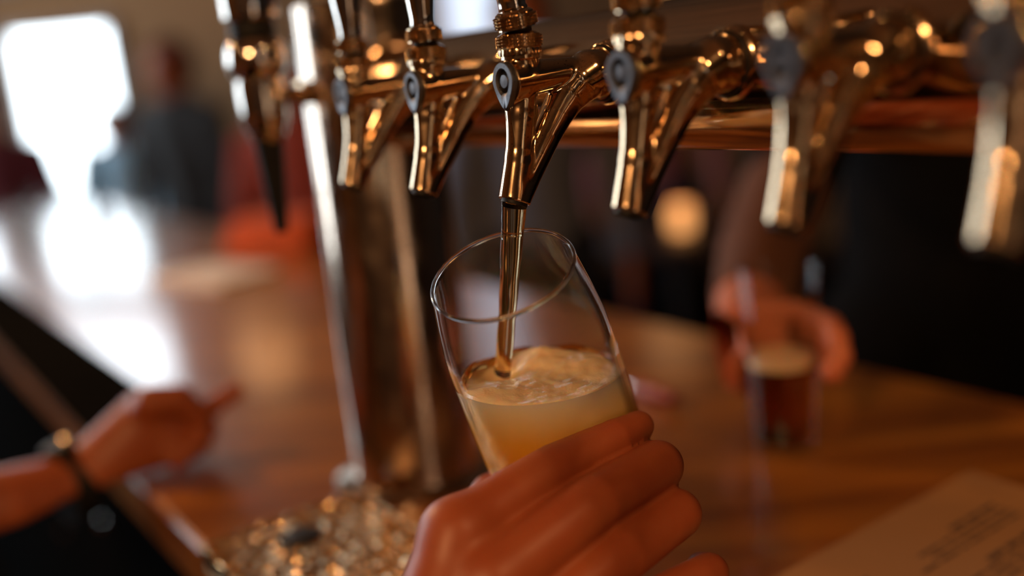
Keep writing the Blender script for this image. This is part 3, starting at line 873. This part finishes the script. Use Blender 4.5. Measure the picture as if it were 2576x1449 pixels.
def cbody(p):
    g = p + cust_pos
    q = p * np.array([1, 1.4, 1])
    d = chain(q, [np.array([0, 0, 1.38]), np.array([0, 0, 1.1]), np.array([0, 0, .95])], [.16, .15, .16])
    d = smin(d, cone(q, np.array([-.16, 0, 1.42]), np.array([.16, 0, 1.42]), .07, .07), .05)
    d = smin(d, cone(p, np.array([0, 0, 1.45]), np.array([0, -.01, 1.60]), .062, .056), .04)
    hd = np.linalg.norm((p - np.array([0, -.02, 1.69])) * np.array([1.22, 1, .86]), axis=1) - .10
    d = smin(d, hd, .02)
    d = smin(d, cone(p, np.array([0, -.125, 1.70]), np.array([0, -.145, 1.665]), .010, .016), .015)
    d = smin(d, cone(g, sh, P(2020, 330, 1.30), .055, .046), .02)
    d = smin(d, chain(p, [np.array([.2, 0, 1.42]), np.array([.28, .0, 1.13]), np.array([.27, -.08, .88])], [.055, .042, .03]), .02)
    for s in (-1, 1):
        d = smin(d, chain(p, [np.array([s * .1, 0, .93]), np.array([s * .1, -.02, .5]), np.array([s * .1, 0, .05])], [.09, .06, .045]), .03)
    return smin(d, cf(g), .012)
lo = np.array([-.50, -.80, 0.8]); hi = np.array([.36, .22, 1.83])
def glass2clear(p):
    g = p + cust_pos; q = g - RG; return np.linalg.norm(q[:, :2], axis=1) - .0305
V, F = nets(lambda p: np.maximum(cbody(p), -np.where(p[:, 2] + cust_pos[2] < BT + .16, glass2clear(p), 1)), lo, hi, .0075, 1)
mesh_obj('body', V, F, M['skin3'], cust)
def cshirt(p):
    g = p + cust_pos; q = p * np.array([1, 1.4, 1])
    d = chain(q, [np.array([0, 0, 1.38]), np.array([0, 0, 1.1]), np.array([0, 0, .90])], [.18, .17, .185])
    d = smin(d, cone(q, np.array([-.16, 0, 1.42]), np.array([.16, 0, 1.42]), .088, .088), .05)
    d = smin(d, chain(g, [sh, P(2020, 330, 1.30), P(1975, 470, 1.15)], [.075, .062, .055]), .02)
    d = smin(d, chain(p, [np.array([.2, 0, 1.42]), np.array([.28, .0, 1.13]), np.array([.27, -.07, .92])], [.07, .058, .045]), .02)
    return d
V, F = nets(cshirt, lo + np.array([0, 0, .0]), hi + np.array([.03, .03, 0]), .016, 1); mesh_obj('shirt', V, F, M['darkcloth'], cust)
def ctrou(p):
    d = None
    for s in (-1, 1):
        c = chain(p, [np.array([s * .1, 0, .95]), np.array([s * .1, -.02, .5]), np.array([s * .1, 0, .06])], [.115, .08, .065])
        d = c if d is None else smin(d, c, .04)
    return d
M['browncloth'] = plain('brown_sleeve_cloth', (0.15, 0.06, 0.032), 0.9)
def slv(p):
    return chain(p + cust_pos, px((1975, 470, 1.15), (1915, 640, .98), (1890, 745, .885)), [.050, .042, .034])
V, F = nets(slv, (-.60, -.70, 1.05), (-.2, -.1, 1.6), .010, 1); mesh_obj('sleeve', V, F, M['browncloth'], cust)
V, F = nets(ctrou, (-.26, -.16, 0), (.26, .16, 1.06), .016, 1); mesh_obj('trousers', V, F, M['darkcloth'], cust)
def chair_(p):
    d = np.linalg.norm((p - np.array([0, .005, 1.715])) * np.array([1.18, 1, .92]), axis=1) - .113
    return np.maximum(d, -(np.linalg.norm(p - np.array([0, -.13, 1.65]), axis=1) - .12))
V, F = nets(chair_, (-.2, -.2, 1.55), (.2, .2, 1.87), .011, 1); mesh_obj('hair', V, F, M['hair'], cust)

# ------------------------------------------------------------------ glass of dark beer
GH = .146
dg = label(empty('beer_glass', RG), 'blurred straight glass of dark beer standing on the bar at right, held by the customer', 'glass')
def gw(z): return float(np.interp(z, [0, .01, .05, .10, GH], [.0235, .0240, .0262, .0285, .0298]))
zs = np.linspace(0.001, GH, 24)
pr = [(0, 0)] + [(gw(z), z) for z in zs] + [(gw(GH) - .0012, GH + .0006)] + [(gw(z) - .0018, z) for z in zs[::-1] if z > .012] + [(0, .012)]
MB().lathe(pr, (0, 0, 0), (0, 0, 1), 96).build('glass_wall', M['clear'], dg)
M['dark'], nt, b = newmat('dark_amber_beer')
b.inputs['Base Color'].default_value = (0.42, 0.07, 0.008, 1); b.inputs['Transmission Weight'].default_value = 1
b.inputs['Roughness'].default_value = 0.02; b.inputs['IOR'].default_value = 1.34
db = label(empty('beer', RG), 'dark amber beer filling the lower half of the glass at right', 'beer')
zs = np.linspace(.0125, .070, 12)
MB().lathe([(0, .0125)] + [(gw(z) - .0020, z) for z in zs] + [(0, .070)], (0, 0, 0), (0, 0, 1), 96).build('liquid', M['dark'], db)
MB().lathe([(0, .0703)] + [(gw(.070) - .0021, .0703), (gw(.077) - .0021, .0765), (.02, .0775), (0, .077)], (0, 0, 0), (0, 0, 1), 64).build('foam', M['foam'], db)

# ------------------------------------------------------------------ things on the bar
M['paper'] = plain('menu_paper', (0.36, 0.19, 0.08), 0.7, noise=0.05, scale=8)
M['ink'] = plain('printed_ink', (0.05, 0.035, 0.03), 0.8)
e0, n0 = .359, -.6146; Wd, Ln = .215, .300
mo = EN(e0 - Wd / 2, n0 + Ln / 2, BT)
menu = label(empty('menu', mo), 'cream paper menu with rows of small dark print lying on the bar at lower right', 'menu')
vs = []; fs = []; A_, B_ = 10, 14
def mz(u, v): return .0016 + .0045 * (u * (1 - v)) ** 2 + .003 * (1 - u) ** 3
for top_ in (0, 1):
    for i in range(A_ + 1):
        for j in range(B_ + 1):
            u, v = i / A_, j / B_
            vs.append(EN(e0 - Wd * u, n0 + Ln * v, BT + mz(u, v) + .0004 * top_) - mo)
K_ = (A_ + 1) * (B_ + 1)
for i in range(A_):
    for j in range(B_):
        a = i * (B_ + 1) + j; q4 = (a, a + B_ + 1, a + B_ + 2, a + 1)
        fs.append(tuple(K_ + x for x in q4)); fs.append(q4[::-1])
for i in range(A_):
    for j in (0, B_):
        a = i * (B_ + 1) + j; fs.append((a, a + B_ + 1, a + B_ + 1 + K_, a + K_))
for j in range(B_):
    for i in (0, A_):
        a = i * (B_ + 1) + j; fs.append((a, a + 1, a + 1 + K_, a + K_))
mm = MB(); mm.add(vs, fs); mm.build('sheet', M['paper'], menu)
tx = MB(); rnd = random.Random(3)
for col in range(2):
    for blk in range(5):
        for ln in range(4):
            u0 = .12 + col * .44; v = .17 + blk * .16 + ln * .027
            u = u0; ue = u0 + (.30 if ln else .20) + rnd.uniform(-.06, .03)
            while u < ue:
                wl = rnd.uniform(.02, .07)
                hgt = .0032 if ln == 0 else .0019
                um = u + wl / 2
                tx.box(EN(e0 - Wd * v * 1.0, n0 + Ln * um, BT + mz(v, um) + .0005) - mo, (hgt, Ln * wl, .0002), frEN)
                u += wl + .012
tx.build('print', M['ink'], menu, smooth=False)

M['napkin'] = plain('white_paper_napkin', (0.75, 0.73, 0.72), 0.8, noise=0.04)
nk = PZ(540, 700, BT)
label(MB().box(nk + np.array([0, 0, .006]), (.13, .20, .012), np.array([[cos(.9), -sin(.9), 0], [sin(.9), cos(.9), 0], [0, 0, 1]])).build('napkin_stack', M['napkin'], bevel=.002),
      'small stack of white paper napkins on the bar left of the steel column', 'napkins')

rc = PZ(700, 622, BT)
M['orange'] = plain('orange_red_cloth', (0.62, 0.12, 0.035), 0.85)
bx = MB(); fr7 = np.array([[cos(-.35), -sin(-.35), 0], [sin(-.35), cos(-.35), 0], [0, 0, 1]])
for i_, (w_, d_) in enumerate(((.19, .12), (.185, .115), (.18, .11), (.17, .10))): bx.box(rc + np.array([.004 * i_, .002 * i_, .009 + .016 * i_]), (w_, d_, .0165), fr7)
label(bx.build('folded_cloth', M['orange'], bevel=.006), 'thick folded orange-red cloth on the far edge of the bar, left of the column', 'cloth')

# drip tray
e1, e2, na, nb = .640, -.30, -.163, -.283; tz = BT
M['tray'] = metal('wet_tray_metal', (0.88, 0.62, 0.34), 0.20, speck=False, scale=120)
nt = M['tray'].node_tree; b = nt.nodes['Principled BSDF']
no = N(nt, 'ShaderNodeTexNoise', i_Scale=70.0, i_Detail=2.0); tc = N(nt, 'ShaderNodeTexCoord'); nt.links.new(tc.outputs['Object'], no.inputs['Vector'])
bp = N(nt, 'ShaderNodeBump', i_Strength=1.0, i_Distance=0.008); nt.links.new(no.outputs['Fac'], bp.inputs['Height']); nt.links.new(bp.outputs[0], b.inputs['Normal'])
tb = (( e1 + e2) / 2, (na + nb) / 2, tz)
tray = label(empty('drip_tray', EN(*tb)), 'long shallow metal drip tray with a wet perforated grate under the taps', 'drip tray')
mb = MB(); Le, Wn = e1 - e2, na - nb
mb.box((0, 0, .001), (Le, Wn, .002), frEN)
for s in (-1, 1):
    mb.box(N_ * s * (Wn / 2 - .0015) + np.array([0, 0, .009]), (Le, .003, .014), frEN)
    mb.box(E_ * s * (Le / 2 - .0015) + np.array([0, 0, .009]), (.003, Wn - .006, .014), frEN)
mb.build('pan', M['tray'], tray, smooth=False, bevel=.0008)
gm = MB(); cs_ = .0115; ni = int((Le - .008) / cs_); nj = int((Wn - .008) / cs_)
gx0 = -(ni * cs_) / 2; gy0 = -(nj * cs_) / 2; rnd = random.Random(8)
for i in range(ni):
    for j in range(nj):
        cx, cy = gx0 + (i + .5) * cs_, gy0 + (j + .5) * cs_
        r_ = .0034 + rnd.uniform(-.0004, .0006)
        sq = [(cs_ / 2 * a, cs_ / 2 * b) for a, b in ((1, 0), (1, 1), (0, 1), (-1, 1), (-1, 0), (-1, -1), (0, -1), (1, -1))]
        vv = []
        for z in (.0145, .0130):
            for q in sq: vv.append(E_ * (cx + q[0]) + N_ * (cy + q[1]) + np.array([0, 0, z]))
            for k in range(8): vv.append(E_ * (cx + r_ * cos(k * pi / 4)) + N_ * (cy + r_ * sin(k * pi / 4)) + np.array([0, 0, z]))
        ff = []
        for k in range(8):
            k2 = (k + 1) % 8
            ff += [(k, k2, 8 + k2, 8 + k), (16 + k2, 16 + k, 24 + k, 24 + k2), (8 + k, 8 + k2, 24 + k2, 24 + k)]
        gm.add(vv, ff)
gm.build('grate', M['tray'], tray, smooth=False)
sc_ = EN(.601, -.219, tz) - EN(*tb)
MB().lathe([(0, .0146), (.014, .0146), (.0148, .0152), (.014, .0158), (0, .0158)], sc_, (0, 0, 1), 40).build('drain_cap', M['black'], tray)
for dn in (-.278, -.262):
    MB().lathe([(0, .016), (.0035, .0162), (.003, .0195), (0, .0205)], EN(.632, dn, tz) - EN(*tb), (0, 0, 1), 24).build('screw', M['chrome'], tray)

q = PZ(1640, 1010, BT)
op = label(empty('bottle_opener', q), 'small dark red bottle opener lying on the bar behind the tilted glass', 'bottle opener')
MB().tube([E_ * -.03 + np.array([0, 0, .009]), np.array([0, 0, .009]), E_ * .022 + np.array([0, 0, .009])], [.006, .0085, .006], 20).build('grip', plain('dark_red_plastic', (0.25, 0.02, 0.012), 0.35), op)
MB().tube([E_ * .020 + np.array([0, 0, .009]), E_ * .045 + np.array([0, 0, .007])], [.004, .004], 16).build('shaft', M['chrome'], op)
MB().lathe([(.006, 0), (.012, 0), (.012, .004), (.006, .004), (.006, 0)], E_ * .055 + np.array([0, 0, .004]), (0, 0, 1), 32).build('opener_ring', M['chrome'], op)

# beer bottle and empty glasses further down the bar
bo = PZ(243, 500, BT)
M['bottle'] = plain('dark_bottle_glass', (0.008, 0.012, 0.008), 0.08)
bt = label(empty('bottle', bo), 'slim dark bottle standing on the far end of the bar against the window', 'bottle')
MB().lathe([(0, 0), (.030, 0), (.031, .004), (.031, .13), (.027, .155), (.014, .185), (.0125, .20), (.0125, .245), (0, .245)], (0, 0, 0), (0, 0, 1), 40).build('bottle_body', M['bottle'], bt)
MB().lathe([(.0128, .2455), (.0145, .246), (.0145, .256), (.012, .259), (0, .259)], (0, 0, 0), (0, 0, 1), 32).build('cap', M['chrome'], bt)
for (x, y), lb in (((75, 610), 'empty glass on the bar at far left, nearest the left edge'), ((215, 660), 'empty glass on the bar at left, nearest the camera of the three'),
                   ((340, 560), 'empty glass on the bar at left, closest to the far edge')):
    g = PZ(x, y, BT)
    t = label(empty('drinking_glass', g), lb, 'glass', 'empty glasses on the bar at left')
    MB().lathe([(0, 0), (.028, 0), (.029, .003), (.033, .12), (.0318, .1205), (.0275, .010), (0, .009)], (0, 0, 0), (0, 0, 1), 48).build('glass_wall', M['clear'], t)

# knobs on the bar cabinets
def PN(x, y, n):
    v = P(x, y, 1) - CAM; t = (n - CAM @ N_) / (v @ N_); return CAM + v * t
for x, y in ((172, 1340), (270, 1318)):
    q = PN(x, y, -.24 + .012)
    MB().lathe([(0.004, -.013), (.005, -.004), (.011, 0), (.012, .006), (.006, .010), (0, .0105)], q - EN(0.8, -.47, 0), N_, 32).build('knob', M['chrome'], bar)

# candle table beyond the bar
cq = P(1715, 592, 3.6); tz_ = .76
ct = P(1715, 592, 3.6); ct = np.array([ct[0], ct[1], 0])
tab = label(empty('round_table', ct), 'small round dark wooden table far behind the bar with a candle on it', 'table')
MB().lathe([(0, .73), (.36, .73), (.37, .74), (.37, .755), (.36, .76), (0, .76)], (0, 0, 0), (0, 0, 1), 64).build('table_top', M['barside'], tab)
MB().lathe([(0, 0), (.24, 0), (.24, .02), (.04, .04), (.035, .72), (0, .73)], (0, 0, 0), (0, 0, 1), 40).build('pedestal', M['barside'], tab)
cz = cq[2]
cn = label(empty('candle', (ct[0], ct[1], .76)), 'glowing amber candle glass on the round table behind the bar', 'candle')
MB().lathe([(0, .0), (.035, .0), (.040, .03), (.040, .09), (.034, .09), (.033, .07), (0, .07)], (0, 0, 0), (0, 0, 1), 32).build('candle_glass', emit('candle_glow', (1.0, 0.42, 0.13), 0.75), cn)
MB().lathe([(0, .070), (.006, .076), (.004, .088), (0, .10)], (0, 0, 0), (0, 0, 1), 16).build('flame', emit('flame', (1.0, 0.6, 0.2), 2), cn)

# ------------------------------------------------------------------ lamps
M['shade'] = metal('lamp_shade_metal', (0.30, 0.18, 0.10), 0.35, speck=False)
M['bulb'] = emit('lamp_bulb', (1.0, 0.62, 0.30), 14)
M['globe'] = emit('frosted_globe', (1.0, 0.50, 0.20), 0.4)
lamp_labels = ['hanging bare bulb over the bartender side at left', 'hanging bare bulb over the bartender side at right',
               'hanging bare bulb near the back wall at right', 'hanging bare bulb near the back wall beside the window',
               'added unseen fill bulb by the left wall', 'added unseen fill bulb by the front wall', 'added unseen fill bulb above the bar left of the steel column']
for (x, y, z), lb, gr in zip(LAMPS, lamp_labels, LRAD):
    t = label(empty('pendant_lamp', (x, y, z)), lb + ', warm and glowing', 'lamp', 'pendant lamps')
    MB().lathe([(0, .085), (.018, .085), (.020, .055), (.020, .050), (0, .050)], (0, 0, 0.0), (0, 0, 1), 32).build('socket', M['shade'], t)
    if gr > .1:
        rr_ = [(.128 * sin(a_), -.128 * cos(a_) - .04) for a_ in np.linspace(0, pi * .95, 20)]
        MB().lathe(rr_ + [(.02, .085)], (0, 0, 0), (0, 0, 1), 40).build('globe', M['globe'], t)
    else: MB().lathe([(0, -.040), (.018, -.035), (.030, -.020), (.034, 0), (.029, .022), (.016, .044), (.015, .052), (0, .052)], (0, 0, 0), (0, 0, 1), 32).build('bulb', M['bulb'], t)
    MB().tube([(0, 0, .083), (0, 0, ZC - z)], .004, 10).build('cord', M['black'], t)
for (x, y), lb in (((988, 28), 'upper glowing amber lamp on the back wall left of the second tap'), ((980, 104), 'lower dim amber lamp on the back wall left of the second tap')):
    q = PY(x, y, Y1)
    t = label(empty('wall_lamp', (q[0], Y1, q[2])), lb, 'lamp', 'wall lamps')
    MB().box((0, -.015, 0), (.08, .03, .14)).build('back_plate', M['shade'], t, smooth=False)
    MB().lathe([(.0, -.05), (.035, -.05), (.055, .05), (.05, .052), (0, .04)], (0, -.10, 0), (0, 0, 1), 32).build('lamp_shade', emit('amber_shade', (1.0, 0.60, 0.20), 3.0 if y < 60 else 1.2), t)
    MB().tube([(0, -.03, 0), (0, -.10, -.048)], .008, 10).build('arm', M['shade'], t)

# bar shelf behind the bartender (seen only in reflections)
bb = label(empty('back_counter', EN(-.45, 1.42, 0)), 'wooden back counter behind the bartender side', 'counter')
MB().box((0, 0, .89), (2.6, .5, .04), frEN).build('counter_top', M['bar'], bb, smooth=False)
MB().box((0, 0, .435), (2.5, .46, .87), frEN).build('cabinet_body', M['barside'], bb, smooth=False)
